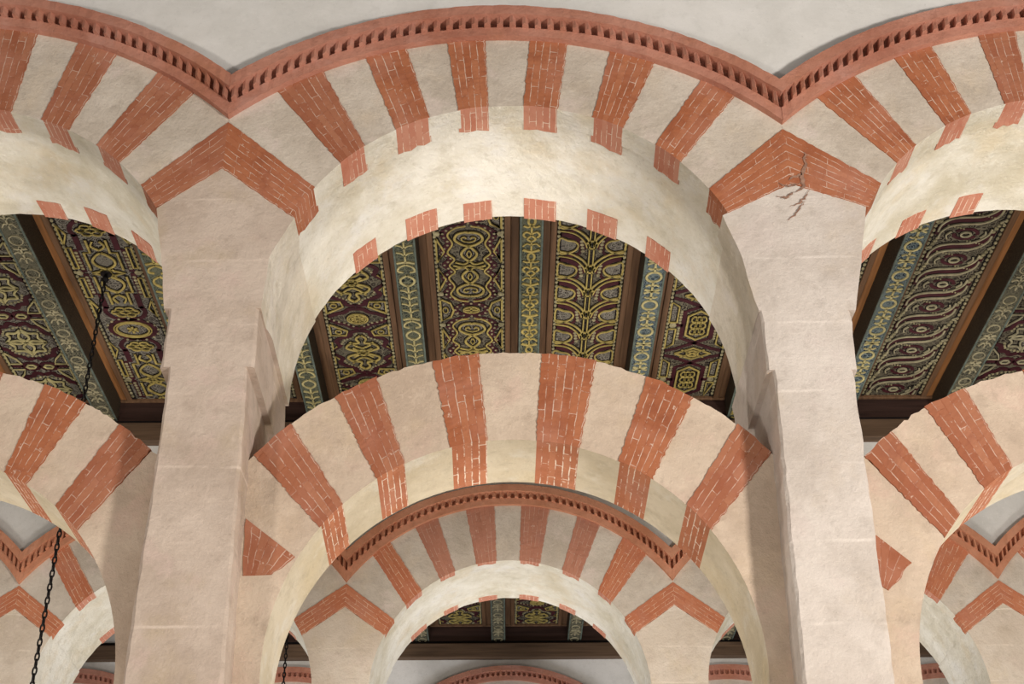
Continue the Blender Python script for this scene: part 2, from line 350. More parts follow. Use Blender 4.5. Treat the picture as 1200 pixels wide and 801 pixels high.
def build_upper(ar, root, bricks, chevL, chevR, stone, brick_m, soffit_m, fd=0.21, rd=0.19, corn='cornice', thin=1.0):
    """bricks: (topL, topR, botL, botR) points; chev: (zu, zl, (ux,uz), (lx,lz))"""
    Y = ar.Y0
    divs = []
    zu, zl, u, l = chevL
    divs.append(('cl', (ar.xjL, zu), ar.th(u)))
    th_lo_L = ar.th(l)
    for tl, tr, bl, br in bricks:
        divs.append(('b', (tl[0], tr[0]), (ar.th(bl), ar.th(br))))
    zuR, zlR, uR, lR = chevR
    th_lo_R = ar.th(lR)
    e = 0.008
    # solid ring behind the facing, its underside the limewashed soffit
    mb = MB(); n, my = 56, 8; rows = []
    for j in range(my+1):
        y = lerp(Y+0.012, Y+ar.depth-0.012, j/my); row = []
        for i in range(n+1):
            th = lerp(th_lo_L, th_lo_R, i/n); p = ar.ipt(th, 0.0045 + random.uniform(-0.0025, 0.0025)); row.append(mb.add(ar.W(p[0], p[1], y)))
        rows.append(row)
    for j in range(my):
        for i in range(n): mb.face((rows[j][i], rows[j][i+1], rows[j+1][i+1], rows[j+1][i]))
    out = []
    for y in (Y+0.012, Y+ar.depth-0.012):
        out.append([mb.add((ar.ipt(lerp(th_lo_L, th_lo_R, i/n), 0.26)[0], y, ar.ipt(lerp(th_lo_L, th_lo_R, i/n), 0.26)[1])) for i in range(n+1)])
    for i in range(n):
        mb.face((rows[0][i], out[0][i], out[0][i+1], rows[0][i+1])); mb.face((rows[my][i], rows[my][i+1], out[1][i+1], out[1][i]))
        mb.face((out[0][i], out[1][i], out[1][i+1], out[0][i+1]))
    for i in (0, n):
        for j in range(my): pass
        mb.face([rows[j][i] for j in range(my+1)] + [out[1][i], out[0][i]])
    mb.build('soffit', soffit_m, root, smooth=False)
    # stones
    edges = []
    J_L, J_R = (ar.xjL, ar.ez(ar.xjL)), (ar.xjR, ar.ez(ar.xjR))
    prev = ('cl', None, ar.th(u))
    seq = divs[1:] + [('cr', None, ar.th(uR))]
    for d in seq:
        a0 = prev[2] if prev[0] == 'cl' else prev[2][1]
        a1 = d[2] if d[0] == 'cr' else d[2][0]
        x0 = ar.xjL if prev[0] == 'cl' else prev[1][1]
        x1 = ar.xjR if d[0] == 'cr' else d[1][0]
        s = -1 if a1 < a0 else 1
        bot = ar.iarc(a0 - s*e, a1 + s*e, 10)
        corner = prev[0] == 'cl' or d[0] == 'cr'
        top = ar.epath(x0 - (0 if prev[0] == 'cl' else e), x1 + (0 if d[0] == 'cr' else e), 18 if corner else 20)
        if prev[0] == 'cl': top = [(ar.xjL-0.0008, min(zu, J_L[1])-0.012), (ar.xjL-0.0008, (min(zu, J_L[1])-0.012+J_L[1])/2)] + top
        if d[0] == 'cr': top = top + [(ar.xjR+0.0008, (min(zuR, J_R[1])-0.012+J_R[1])/2), (ar.xjR+0.0008, min(zuR, J_R[1])-0.012)]
        bot = resample(bot, 20)
        voussoir(ar, bot, top, Y + 0.003, Y + 0.16, 8, 0.0, 0.0).build('stone_voussoir', [stone, soffit_m], root)
        prev = d
    # bricks, front and rear
    for k, (tl, tr, bl, br) in enumerate(bricks):
        bot = ar.iarc(ar.th(bl), ar.th(br), 5); top = ar.epath(tl[0], tr[0], 5)
        bm_ = M[brick_m[k % len(brick_m)]] if isinstance(brick_m, (list, tuple)) else brick_m
        voussoir(ar, bot, top, Y - 0.003, Y + fd + random.uniform(-0.03, 0.03), 30, 0.0042, 0.0008, 1).build('brick_voussoir', [bm_, M['brick_c'] if thin == 1 else bm_], root)
        topr = [ar.ipt(ar.th(p), 0.24) for p in bot]
        voussoir(ar, bot, topr, Y + ar.depth - rd - random.uniform(-0.02, 0.03), Y + ar.depth + 0.002, 9, 0.007, 0.002).build('brick_voussoir', [M['brick_c'], M['brick_c']], root)
    for side, (zu_, zl_, u_, l_), xj in (('L', chevL, ar.xjL), ('R', chevR, ar.xjR)):
        bot = ar.iarc(ar.th(u_), ar.th(l_), 5); top = [(xj, lerp(zu_, zl_, i/5)) for i in range(6)]
        bm_ = M[brick_m[0]] if corn == 'cornice_far' else M[random.choice(brick_m)]
        voussoir(ar, bot, top, Y - 0.003, Y + fd, 26, 0.0038, 0.0008, 1).build('brick_voussoir', [bm_, bm_], root)
    cornice(ar, root, M[corn])

def mirror_pts(pt, c): return (2*c - pt[0], pt[1])
def mirror_brick(b, c): tl, tr, bl, br = b; return (mirror_pts(tr, c), mirror_pts(tl, c), mirror_pts(br, c), mirror_pts(bl, c))
def mirror_chev(ch, c): return (ch[0], ch[1], mirror_pts(ch[2], c), mirror_pts(ch[3], c))

# ---- the front arcade's upper arches
CX_L, CX_R = -3.29, 3.31
circ0 = (-0.059, 3.713, 2.345); circL = (-3.453, 3.642, 2.543); circR = (3.426, 3.550, 2.588)
def ezc(c, x): return c[1] + math.sqrt(c[2]**2 - (x-c[0])**2)
def junction(ca, cb, lo, hi):
    for _ in range(60):
        mid = (lo+hi)/2
        if ezc(ca, mid) > ezc(cb, mid): lo = mid
        else: hi = mid
    return (lo+hi)/2
XJ1 = junction(circL, circ0, -2.3, -1.0); XJ2 = junction(circ0, circR, 1.0, 2.3)
XJ0, XJ3 = 2*CX_L - XJ1, 2*CX_R - XJ2
big = 1e9
extL = [(CX_L, 2*CX_L-circL[0], circL[1], circL[2]), (big, *circL)]
extR = [(CX_R, *circR), (big, 2*CX_R-circR[0], circR[1], circR[2])]
A_L = Arch(0, T, (-3.29, 4.04, 1.492), (-3.211, 4.195, 1.347), extL, XJ0, XJ1)
A_0 = Arch(0, T, (0.0, 4.20, 1.325), (0.012, 4.155, 1.349), [(big, *circ0)], XJ1, XJ2)
A_R = Arch(0, T, (3.311, 4.134, 1.441), (3.264, 4.10, 1.44), extR, XJ2, XJ3)
B0 = [((-1.386,5.61),(-1.123,5.765),(-0.986,5.101),(-0.838,5.217)), ((-0.87,5.881),(-0.628,5.957),(-0.667,5.342),(-0.48,5.452)),
      ((-0.38,6.016),(-0.149,6.054),(-0.305,5.498),(-0.124,5.497)), ((0.125,6.056),(0.354,6.012),(0.078,5.509),(0.279,5.485)),
      ((0.613,5.923),(0.876,5.859),(0.477,5.415),(0.66,5.345)), ((1.149,5.719),(1.338,5.556),(0.831,5.209),(0.971,5.084))]
BLr = [((-3.137,6.147),(-2.891,6.117),(-3.116,5.502),(-2.935,5.501)), ((-2.628,6.002),(-2.381,5.927),(-2.755,5.418),(-2.577,5.352)), ((-2.109,5.78),(-1.876,5.619),(-2.397,5.235),(-2.245,5.101))]
BL = [mirror_brick(b, CX_L) for b in BLr[::-1]] + BLr
BRl = [((1.821,5.57),(2.072,5.729),(2.21,5.09),(2.357,5.21)), ((2.332,5.886),(2.573,5.984),(2.543,5.371),(2.718,5.449)), ((2.873,6.068),(3.111,6.102),(2.933,5.518),(3.096,5.547))]
BR = BRl + [mirror_brick(b, CX_R) for b in BRl[::-1]]
ch0L = (5.405, 5.06, (-1.116,4.921), (-1.211,4.704)); ch0R = (5.335, 4.93, (1.099,4.879), (1.186,4.709))
chLR = (5.405, 5.06, (-2.103,4.939), (-1.997,4.774)); chRL = (5.335, 4.93, (2.099,4.938), (2.001,4.768))
G1 = 'striped upper arches of the front arcade'
bm1 = ['brick_a', 'brick_b']
r = thing('horseshoe_arch', 'large red and white striped upper arch in the middle of the front arcade', 'arch', (0, 0, 4.1), G1)
build_upper(A_0, r, B0, ch0L, ch0R, M['stone_up'], ['brick_b', 'brick_a', 'brick_a', 'brick_a', 'brick_a', 'brick_a'], M['soffit_white'])
r = thing('horseshoe_arch', 'striped upper front arch cut by the left edge of the photo', 'arch', (-3.29, 0, 4.1), G1)
build_upper(A_L, r, BL, mirror_chev(chLR, CX_L), chLR, M['stone_up'], ['brick_b', 'brick_b', 'brick_b'], M['soffit_white'])
r = thing('horseshoe_arch', 'striped upper front arch cut by the right edge of the photo', 'arch', (3.31, 0, 4.1), G1)
build_upper(A_R, r, BR, chRL, mirror_chev(chRL, CX_R), M['stone_up'], ['brick_a', 'brick_a', 'brick_b'], M['soffit_white'])

# ---- the front arcade's lower arches
LY, LD = 0.22, 0.49
def build_lower(ar, root, bricks, xl, xr, patches):
    Y = ar.Y0; e = 0.008
    zb = 1.62
    prev = None
    items = bricks + [None]
    def leg(side, brick):
        # the plain haunch between the last brick and the pier, running down to the springing
        if side < 0: a0 = ar.th(brick[2]); x = xl; tp = (brick[0][0], ar.ez(brick[0][0]))
        else: a0 = ar.th(brick[3]); x = xr; tp = (brick[1][0], ar.ez(brick[1][0]))
        a1 = PI + 0.42 if side < 0 else -0.42
        arc = ar.iarc(a0 + (-e if side < 0 else e)*1.0, a1, 20)
        last = arc[-1]
        bot = arc + [(last[0], zb)]
        zt = tp[1]
        top = [(tp[0], tp[1])]
        if abs(tp[0]-x) > 0.01: top += [(x, zt - 0.06)]
        top += [(x, zb)]
        bot, top = resample(bot, 24), resample(top, 24)
        if side < 0: bot, top = bot[::-1], top[::-1]
        voussoir(ar, bot, top, Y + 0.003, Y + ar.depth, 6, 0, 0.0).build('stone_voussoir', [M['stone_low'], M['soffit_low']], root)
    leg(-1, bricks[0]); leg(1, bricks[-1])
    for a, b in zip(bricks, bricks[1:]):
        a0, a1 = ar.th(a[3]), ar.th(b[2])
        bot = ar.iarc(a0 + e, a1 - e, 10); top = ar.epath(a[1][0] - e, b[0][0] + e, 10)
        top = [(x, z + 0.012*math.sin(PI*i/10)*random.uniform(-0.6, 1)) for i, (x, z) in enumerate(top)]
        voussoir(ar, bot, top, Y + 0.003, Y + ar.depth, 8, 0, 0.0).build('stone_voussoir', [M['stone_low'], M['soffit_low']], root)
    for k, b in enumerate(bricks):
        bot = ar.iarc(ar.th(b[2]), ar.th(b[3]), 6); top = ar.epath(b[0][0], b[1][0], 6)
        top = [(x, z + random.uniform(-0.006, 0.01)) for x, z in top]
        m_ = M['brick_a'] if k in (2, 4) else M['brick_b'] if k == 1 else M[random.choice(['brick_a', 'brick_b'])]
        voussoir(ar, bot, top, Y - 0.003, Y + ar.depth + 0.003, 34, 0.005, 0.001).build('brick_voussoir', [m_, M['brick_soffit']], root)
    for q in patches:
        q = list(q); bot, top = resample([q[3], q[2]], 4), resample([q[0], q[1]], 4)
        voussoir(ar, bot, top, Y - 0.002, Y + 0.12, 6, 0.008, 0.001).build('brick_voussoir', [M['brick_b'], M['brick_b']], root)
lo0 = [((-1.345,3.349),(-1.169,3.507),(-0.97,2.916),(-0.857,3.039)), ((-0.942,3.664),(-0.73,3.791),(-0.707,3.197),(-0.547,3.255)),
       ((-0.429,3.895),(-0.182,3.937),(-0.318,3.348),(-0.129,3.397)), ((0.164,3.957),(0.458,3.863),(0.123,3.396),(0.355,3.374)),
       ((0.727,3.792),(0.966,3.669),(0.561,3.303),(0.732,3.194)), ((1.191,3.491),(1.35,3.328),(0.897,3.043),(1.011,2.9))]
loLr = [((-3.036,3.89),(-2.742,3.84),(-3.077,3.35),(-2.845,3.31)), ((-2.506,3.762),(-2.265,3.64),(-2.634,3.218),(-2.496,3.169)), ((-2.069,3.505),(-1.884,3.362),(-2.329,3.047),(-2.2,2.905))]
loRl = [((1.833,3.311),(1.994,3.436),(2.156,2.856),(2.273,2.97)), ((2.195,3.578),(2.428,3.724),(2.427,3.111),(2.599,3.222)), ((2.76,3.83),(3.01,3.85),(2.87,3.35),(3.06,3.40))]
loL = [mirror_brick(b, -3.2) for b in loLr[::-1]] + loLr
loR = loRl + [mirror_brick(b, 3.25) for b in loRl[::-1]]
a0 = Arch(LY, LD, (0.002, 2.20, 1.214), (-0.002, 2.185, 1.223), [(big, 0.001, 2.17, 1.778)])
aL = Arch(LY, LD, (-3.16, 2.097, 1.26), (-3.16, 2.10, 1.26), [(-3.2, -3.167, 1.947, 1.951), (big, -3.233, 1.947, 1.951)])
aR = Arch(LY, LD, (3.25, 2.10, 1.31), (3.25, 2.10, 1.31), [(3.25, 3.152, 2.023, 1.837), (big, 3.348, 2.023, 1.837)])
G2 = 'striped lower arches of the front arcade'
r = thing('horseshoe_arch', 'striped lower arch in the middle, free standing below the large central arch', 'arch', (0, LY, 1.62), G2)
build_lower(a0, r, lo0, -1.392, 1.388, [((-1.354,2.97),(-1.083,2.755),(-1.20,2.665),(-1.345,2.66))])
r = thing('horseshoe_arch', 'striped lower arch left of the left front pillar, hanging chain passing behind it', 'arch', (-3.2, LY, 1.62), G2)
build_lower(aL, r, loL, -4.65, -1.775, [])
r = thing('horseshoe_arch', 'striped lower arch right of the right front pillar', 'arch', (3.25, LY, 1.62), G2)
build_lower(aR, r, loR, 1.735, 4.72, [((1.81,2.875),(1.982,2.711),(1.85,2.56),(1.80,2.60))])

# ---- pillars
def chamfer_sec(x0, x1, y0, y1, z, c, j=0.0):
    R = lambda: random.uniform(-j, j)
    return [(x0+c+R(), y0, z), (x1-c+R(), y0, z), (x1+R(), y0+c, z), (x1+R(), y1-c, z), (x1-c, y1, z), (x0+c, y1, z), (x0+R(), y1-c, z), (x0+R(), y0+c, z)]
def pillar(label, group, aL, aR, xj, zl, pL, pR, Y0, zhead, stages, mat, profL=None, profR=None):
    xm = (stages[-1][0] + stages[-1][1])/2
    root = thing('pillar', label, 'pillar', (xj, Y0, -1.65), group)
    # head: the splayed block under the red chevron, its flanks continuing the two soffits
    def hx(a, z, y, sgn, prof):
        q = a.side(z, y, sgn) + sgn*0.001
        if not prof: return q
        for (za, xa), (zc, xc) in zip(prof, prof[1:]):
            if z >= zc - 1e-6: break
        pf = lerp(xa, xc, max(0, min(1, (za-z)/(za-zc))))
        t = max(0.0, min(1.0, (y-Y0-0.20)/0.12))
        return lerp(pf, q, t)
    mb = MB(); secs = []; nL = 9
    for j, y in enumerate([Y0, Y0+0.1, Y0+0.2, Y0+0.26, Y0+0.32, Y0+0.5, Y0+0.7, Y0+0.9, Y0+T]):
        sec = []
        for i in range(nL+1):
            z = lerp(zhead, pL[1], i/nL); sec.append((hx(aL, z, y, 1, profL) + random.uniform(-.003, .003), y, z))
        for t in (0.33, 0.66): sec.append((lerp(pL[0], xj, t), y, lerp(pL[1], zl, t)))
        sec.append((xj, y, zl))
        for t in (0.33, 0.66): sec.append((lerp(xj, pR[0], t), y, lerp(zl, pR[1], t)))
        for i in range(nL+1):
            z = lerp(pR[1], zhead, i/nL); sec.append((hx(aR, z, y, -1, profR) + random.uniform(-.003, .003), y, z))
        secs.append(sec)
    mb.loft(secs)
    for i, f in enumerate(mb.f):         # the flanks carry the soffit's limewash
        if len(f) == 4:
            col = i % (2*nL + 7)
            if col < nL or nL + 5 < col < 2*nL + 6: mb.m[i] = 1
    mb.build('pillar_head', [mat, M['soffit_white'] if profL is None else M['flank']], root)
    for k, (x0, x1, b0, b1, z1, z0) in enumerate(stages):   # x at the top, x at the bottom
        mb = MB(); n = max(2, int((z1-z0)/0.07)); ss = []
        for i in range(n+1):
            t = i/n; z = lerp(z0, z1, t); c = 0.014
            ex = 0.0 if i < n else -0.006
            ss.append(chamfer_sec(lerp(b0, x0, t)-ex*-1, lerp(b1, x1, t)+ex, Y0 + 0.0 + random.uniform(-.002,.002), Y0+T, z, c, 0.004))
        mb.loft(ss); mb.build('pillar_block', mat, root)
    zb = stages[-1][5]; yc = Y0 + T/2
    mb = MB(); mb.box(xm-0.36, xm+0.36, Y0-0.02, Y0+T+0.02, zb-0.16, zb); mb.build('impost', M['pier'], root, 0.02)
    c = zb-0.16
    mb = MB(); mb.lathe(xm, yc, [(0.20, c-0.55), (0.24, c-0.50), (0.22, c-0.46), (0.25, c-0.30), (0.33, c-0.12), (0.34, c-0.06), (0.36, c)]); mb.build('capital', M['marble'], root, smooth='n')
    mb = MB(); mb.lathe(xm, yc, [(0.21, -1.45), (0.21, -1.2), (0.19, c-0.55)]); mb.build('column_shaft', M['marble'], root, smooth='n')
    mb = MB(); mb.lathe(xm, yc, [(0.32, -1.65), (0.32, -1.57), (0.27, -1.53), (0.27, -1.47), (0.22, -1.45)]); mb.build('column_base', M['marble'], root, smooth='n')
    return root
GP = 'plastered pillars of the front arcade'
st1 = [(-1.835,-1.352,-1.838,-1.350, 4.10, 3.735), (-1.79,-1.380,-1.80,-1.328, 3.735, 1.62)]
st2 = [(1.332,1.822,1.330,1.806, 4.07, 3.70), (1.365,1.785,1.315,1.735, 3.70, 1.62)]
pillar('left pillar of the front arcade, pinkish plaster stepping in below a red chevron', GP, A_L, A_0, XJ1, 5.06, (-1.997,4.774), (-1.211,4.704), 0, 4.10, st1, M['pier'],
       [(4.774,-1.99),(4.36,-1.905),(4.23,-1.885),(4.10,-1.862)], [(4.704,-1.211),(4.45,-1.325),(4.25,-1.338),(4.10,-1.345)])
prt = pillar('right pillar of the front arcade, pale plaster with cracked patch below its red chevron', GP, A_0, A_R, XJ2, 4.93, (1.186,4.709), (2.001,4.768), 0, 4.07, st2, M['pier_pale'],
       [(4.709,1.186),(4.45,1.262),(4.17,1.303),(4.07,1.325)], [(4.768,2.001),(4.31,1.905),(4.17,1.872),(4.07,1.845)])

mb = MB()
def crack(pts, w):
    q = resample(pts, 14); q = [(x + random.uniform(-.008,.008), z + random.uniform(-.006,.006)) for x, z in q]
    rows = []
    for i, (x, z) in enumerate(q):
        a, b = q[max(0,i-1)], q[min(len(q)-1,i+1)]; dx, dz = b[0]-a[0], b[1]-a[1]; l = math.hypot(dx, dz) or 1
        ww = w*math.sin(PI*(i+0.5)/15)*random.uniform(0.5, 1.2)
        rows.append((mb.add((x - dz/l*ww, -0.008, z + dx/l*ww)), mb.add((x + dz/l*ww, -0.008, z - dx/l*ww))))
    for a, b in zip(rows, rows[1:]): mb.face((a[0], a[1], b[1], b[0]))
crack([(1.70,5.16),(1.69,5.05),(1.665,4.98),(1.66,4.90),(1.61,4.86)], 0.013); crack([(1.66,4.93),(1.58,4.90),(1.52,4.93)], 0.008); crack([(1.61,4.87),(1.56,4.82),(1.50,4.84)], 0.007)
crack([(1.70,4.88),(1.63,4.79),(1.57,4.76)], 0.006); crack([(1.66,4.80),(1.58,4.69),(1.54,4.66)], 0.006); crack([(1.58,4.95),(1.63,4.98),(1.67,5.0)], 0.008)
mb.build('crack', M['crack'], prt)
# ---- the front wall above the cornice
def wall_above(name, Y, fn, x0, x1, ztop, mat, n=220, y1=None):
    mb = MB(); secs = []
    for i in range(n+1):
        x = lerp(x0, x1, i/n); z = fn(x)
        secs.append([(x, Y, z), (x, Y, ztop), (x, Y+T, ztop), (x, Y+T, z)])
    mb.loft(secs); o = mb.build(name, mat); struct(o); return o
def fz1(x):
    if x < XJ0 or x > XJ3: return 5.0
    a = A_L if x < XJ1 else A_0 if x < XJ2 else A_R
    return a.ez(x) + 0.0
wall_above('wall_front', 0.0, fz1, -6.5, 6.5, 7.5, M['wall'])

# ---- the middle arcade: one arch, copied along the row
D2 = 3.26
c2 = (0.0, 4.134, 2.011); XH = D2/2
sec = [((-1.377,5.571),(-1.209,5.682),(-1.006,5.043),(-0.872,5.212)), ((-0.959,5.859),(-0.732,5.99),(-0.705,5.356),(-0.557,5.45)),
       ((-0.444,6.094),(-0.15,6.135),(-0.337,5.513),(-0.128,5.536)), ((0.127,6.133),(0.417,6.104),(0.104,5.535),(0.31,5.509)),
       ((0.704,6.001),(0.928,5.9),(0.536,5.444),(0.718,5.366)), ((1.155,5.733),(1.388,5.568),(0.878,5.202),(1.004,5.075))]
A_2 = Arch(N, T, (0, 4.175, 1.358), (0, 4.19, 1.356), [(big, *c2)], -XH, XH)
ch2L = (5.29, 5.05, (-1.154,4.925), (-1.255,4.77)); ch2R = (5.29, 5.05, (1.148,4.935), (1.25,4.77))
G3 = 'striped arches of the second arcade seen through the front arcade'
r2 = thing('horseshoe_arch', 'smaller striped arch framed by the central lower arch', 'arch', (0, N, 4.1), G3)
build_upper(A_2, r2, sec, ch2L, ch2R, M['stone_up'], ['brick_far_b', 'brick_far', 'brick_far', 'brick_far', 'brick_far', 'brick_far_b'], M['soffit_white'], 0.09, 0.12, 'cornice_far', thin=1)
dup(r2, -D2, 0, 0, 'far striped arch seen through the lower left opening, crossed by the black chain')
dup(r2, D2, 0, 0, 'far striped arch seen through the lower right opening')
dup(r2, -2*D2, 0, 0, 'far striped arch showing only its corner at the lower left photo edge')
dup(r2, 2*D2, 0, 0, 'far striped arch showing only its corner at the lower right photo edge')
GP2 = 'pillars of the second arcade'
labs = {-3: None, -1: 'far pillar seen inside the left side of the central lower arch', 1: 'far pillar seen inside the right side of the central lower arch',
        -2: 'far pillar at the lower left edge, beside the hanging chain', 2: 'far pillar at the lower right edge of the photo'}
AL2 = Arch(N, T, (-D2, 4.175, 1.358), (-D2, 4.19, 1.356), [(big, -D2, c2[1], c2[2])])
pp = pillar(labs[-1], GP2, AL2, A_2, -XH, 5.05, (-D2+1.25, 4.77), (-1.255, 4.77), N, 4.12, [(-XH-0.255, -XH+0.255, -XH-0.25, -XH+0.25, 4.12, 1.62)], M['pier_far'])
dup(pp, D2, 0, 0, labs[1]); dup(pp, -D2, 0, 0, labs[-2]); dup(pp, 2*D2, 0, 0, labs[2])
def fz2(x):
    k = round(x/D2)
    if abs(k) > 2: return 5.0
    return A_2.ez(x - k*D2)
wall_above('wall_middle', N, fz2, -9, 9, 7.5, M['wall'], 360)

# ---- the back arcade: only its cornices rise into the photo
LIFT = 0.40
G4 = 'arch tops of the back arcade'
A_3 = Arch(N2, T, (0, 4.175+LIFT, 1.358), (0, 4.19+LIFT, 1.356), [(big, 0, c2[1]+LIFT, c2[2])], -1.6, 1.6)
r3 = thing('horseshoe_arch', 'farthest arch top peeking over the bottom edge at the photo centre', 'arch', (0, N2, 4.5), G4)
cornice(A_3, r3, M['cornice'])
bot = A_3.iarc(PI-0.5, 0.5, 40); top = A_3.epath(-1.55, 1.55, 40)
voussoir(A_3, bot, top, N2, N2+0.4, 4, 0, 0).build('arch_ring', [M['stone_up'], M['soffit_white']], r3)
dup(r3, -3.2, 0, 0, 'farthest arch top seen through the gap right of the left front pillar')
dup(r3, 3.2, 0, 0, 'farthest arch top seen through the gap left of the right front pillar')
dup(r3, -6.4, 0, 0, 'farthest arch top at the bottom left, right of the black chain')
dup(r3, 6.4, 0, 0, 'farthest arch top at the bottom right, right of the right front pillar')
def fz3(x):
    k = round(x/3.2)
    return A_3.ez(x - k*3.2) if abs(k) <= 2 else 5.4
wall_above('wall_back', N2, fz3, -11, 11, 7.5, M['wall'], 360)

# ------------------------------------------------------------------ painted ceiling
ZP, ZB = 7.38, 7.13           # panel face, underside of the beams
def ribbon(mb, pts, w, z, th=0.012, closed=False, cuts=0):
    n = len(pts); idx = []
    for i in range(n):
        if closed: a, b = pts[i-1], pts[(i+1) % n]
        else: a, b = pts[max(0, i-1)], pts[min(n-1, i+1)]
        dx, dy = b[0]-a[0], b[1]-a[1]; l = math.hypot(dx, dy) or 1
        nx, ny = -dy/l*w/2, dx/l*w/2; x, y = pts[i]
        idx.append([mb.add((x+nx, y+ny, z+th)), mb.add((x+nx, y+ny, z)), mb.add((x-nx, y-ny, z)), mb.add((x-nx, y-ny, z+th))])
    for i in range(n if closed else n-1):
        a, b = idx[i], idx[(i+1) % n]
        for k in range(3): mb.face((a[k], a[k+1], b[k+1], b[k]))
def disc(mb, x, y, rx, ry, z, th=0.01, n=8):
    a = [mb.add((x + rx*math.cos(2*PI*k/n), y + ry*math.sin(2*PI*k/n), z)) for k in range(n)]
    b = [mb.add((x + rx*1.15*math.cos(2*PI*k/n), y + ry*1.15*math.sin(2*PI*k/n), z+th)) for k in range(n)]
    mb.face(a[::-1])
    for k in range(n): mb.face((a[k], a[(k+1) % n], b[(k+1) % n], b[k]))
def ell(x, y, rx, ry, n=18, a0=0, a1=2*PI): 
    full = abs(a1-a0-2*PI) < 1e-6
    m = n if full else n+1
    return [(x + rx*math.cos(a0+(a1-a0)*k/n), y + ry*math.sin(a0+(a1-a0)*k/n)) for k in range(m)]
def fill(mb, pts, z):
    mb.face([mb.add((x, y, z)) for x, y in pts])

class Deco:
    """collects the relief of one panel or beam: gold lines, dark straps, beads, grey leaves"""
    def __init__(s, x0, z, y0, y1): s.x0, s.z, s.y0, s.y1 = x0, z, y0, y1; s.g, s.s, s.b, s.l, s.k = MB(), MB(), MB(), MB(), MB()
    def merged(s, parts):
        o = MB()
        for mb, m in parts:
            b = len(o.v); o.v += mb.v; o.uv += mb.uv; o.f += [tuple(i + b for i in f) for f in mb.f]; o.m += [m]*len(mb.f)
        return o
    def inside(s, pts): return all(s.y0 <= y <= s.y1 for x, y in pts)
    def cut(s, pts): return [(x, y) for x, y in pts if s.y0 <= y <= s.y1]
    def _put(s, mb, pts, w, z, closed, mir, sp, th=0.012):
        for sg in ((1, -1) if mir else (1,)):
            q = [(sg*x, y) for x, y in pts]
            if sp: q = spline(q, 6, closed)
            c = s.cut(q)
            if len(c) < 2: continue
            ribbon(mb, [(s.x0 + x, y) for x, y in c], w, s.z + z, th, closed and len(c) == len(q))
    def gold(s, pts, w=0.017, closed=False, mir=False, sp=True): s._put(s.g, pts, w, -0.018, closed, mir, sp); s._put(s.k, pts, w + 0.022, -0.0055, closed, mir, sp, 0.004)
    def strap(s, pts, w=0.05, closed=False, mir=False, sp=True): s._put(s.s, pts, w, -0.008, closed, mir, sp, 0.006)
    def bead(s, x, y, r=0.014, mir=False):
        for sg in ((1, -1) if mir else (1,)):
            if s.y0 < y < s.y1: disc(s.b, s.x0 + sg*x, y, r, r*1.05, s.z - 0.013)
    def beads(s, pts, n, r=0.013, mir=False, closed=False):
        q = resample(spline(pts, 6, closed), n)
        for x, y in q: s.bead(x, y, r, mir)
    def leaf(s, pts, mir=False, sp=True):
        q = spline(pts, 4, True) if sp else pts
        for sg in ((1, -1) if mir else (1,)):
            c = [(s.x0 + sg*x, y) for x, y in q]
            if s.inside(c): fill(s.l, c, s.z - 0.004)

def reps(y0, y1, first, period):
    k = math.floor((y0-first)/period) - 1
    while first + k*period < y1 + period: yield first + k*period; k += 1

def deco_lyre(d):
    for M0 in reps(d.y0, d.y1, 4.25, 1.5):
        P = lambda *a: [(x, M0+y) for x, y in a]
        con = P((0.03,-.60),(.15,-.57),(.235,-.47),(.185,-.34),(.245,-.2),(.17,-.1),(.23,0),(.17,.1),(.245,.2),(.185,.34),(.235,.47),(.15,.57),(.03,.60))
        d.strap(con, .055, mir=True); d.gold([(x*.8, y) for x, y in con], .016, mir=True)
        d.beads([(x*1.0+.0, y) for x, y in con], 26, .012, mir=True)
        for s in (-1, 1):
            d.strap(P((.22,s*.48),(.32,s*.48)), .05, mir=True, sp=False); d.bead(.285, M0+s*.48, .03, True)
            d.gold(P((0,s*.30),(.07,s*.33),(.125,s*.40),(.10,s*.48),(.03,s*.51),(0,s*.50)), .022, mir=True)
            d.leaf(P((0,s*.33),(.10,s*.40),(.08,s*.46),(0,s*.48),(-.08,s*.46),(-.10,s*.40)))
            d.gold(P((.0,s*.36),(.05,s*.38),(.065,s*.42),(.035,s*.44),(.02,s*.415)), .012, mir=True)
            d.gold(P((0,s*.06),(.055,s*.13),(.07,s*.19),(.04,s*.25),(0,s*.30)), .022, mir=True)
            d.leaf(P((0,s*.09),(.05,s*.18),(0,s*.27),(-.05,s*.18)))
            d.gold(P((0,s*.12),(.02,s*.18),(0,s*.24)), .010, mir=True)
            d.gold([(.295,M0+s*.42),(.295,M0+s*.04),(.225,M0+s*.22),(.295,M0+s*.42)], .016, mir=True, sp=False)
        d.gold(P((-.15,.0),(-.07,.03),(0,.0),(.07,.03),(.15,0)), .02); d.gold(P((-.13,-.05),(-.05,-.02),(0,-.06),(.05,-.02),(.13,-.05)), .016); d.gold(P((-.13,.06),(-.05,.035),(0,.07),(.05,.035),(.13,.06)), .016)
        R = M0 + .75
        d.strap(ell(0, R, .15, .105), .05, True, sp=False); d.gold(ell(0, R, .075, .05), .018, True, sp=False); d.gold([(0,R-.05),(0,R+.05)], .02, sp=False); d.gold([(-.07,R),(.07,R)], .02, sp=False)
        for k in range(12): d.bead(.155*math.cos(k*PI/6), R + .11*math.sin(k*PI/6), .012)
        d.gold([(.295,R-.19),(.295,R+.19),(.2,R+.12),(.17,R),(.2,R-.12),(.295,R-.19)], .018, mir=True, sp=False)
        d.leaf([(.28,R-.12),(.28,R+.12),(.22,R+.08),(.2,R),(.22,R-.08)], True)
        d.gold(ell(.25, R, .025, .05, 10), .01, True, True, sp=False)

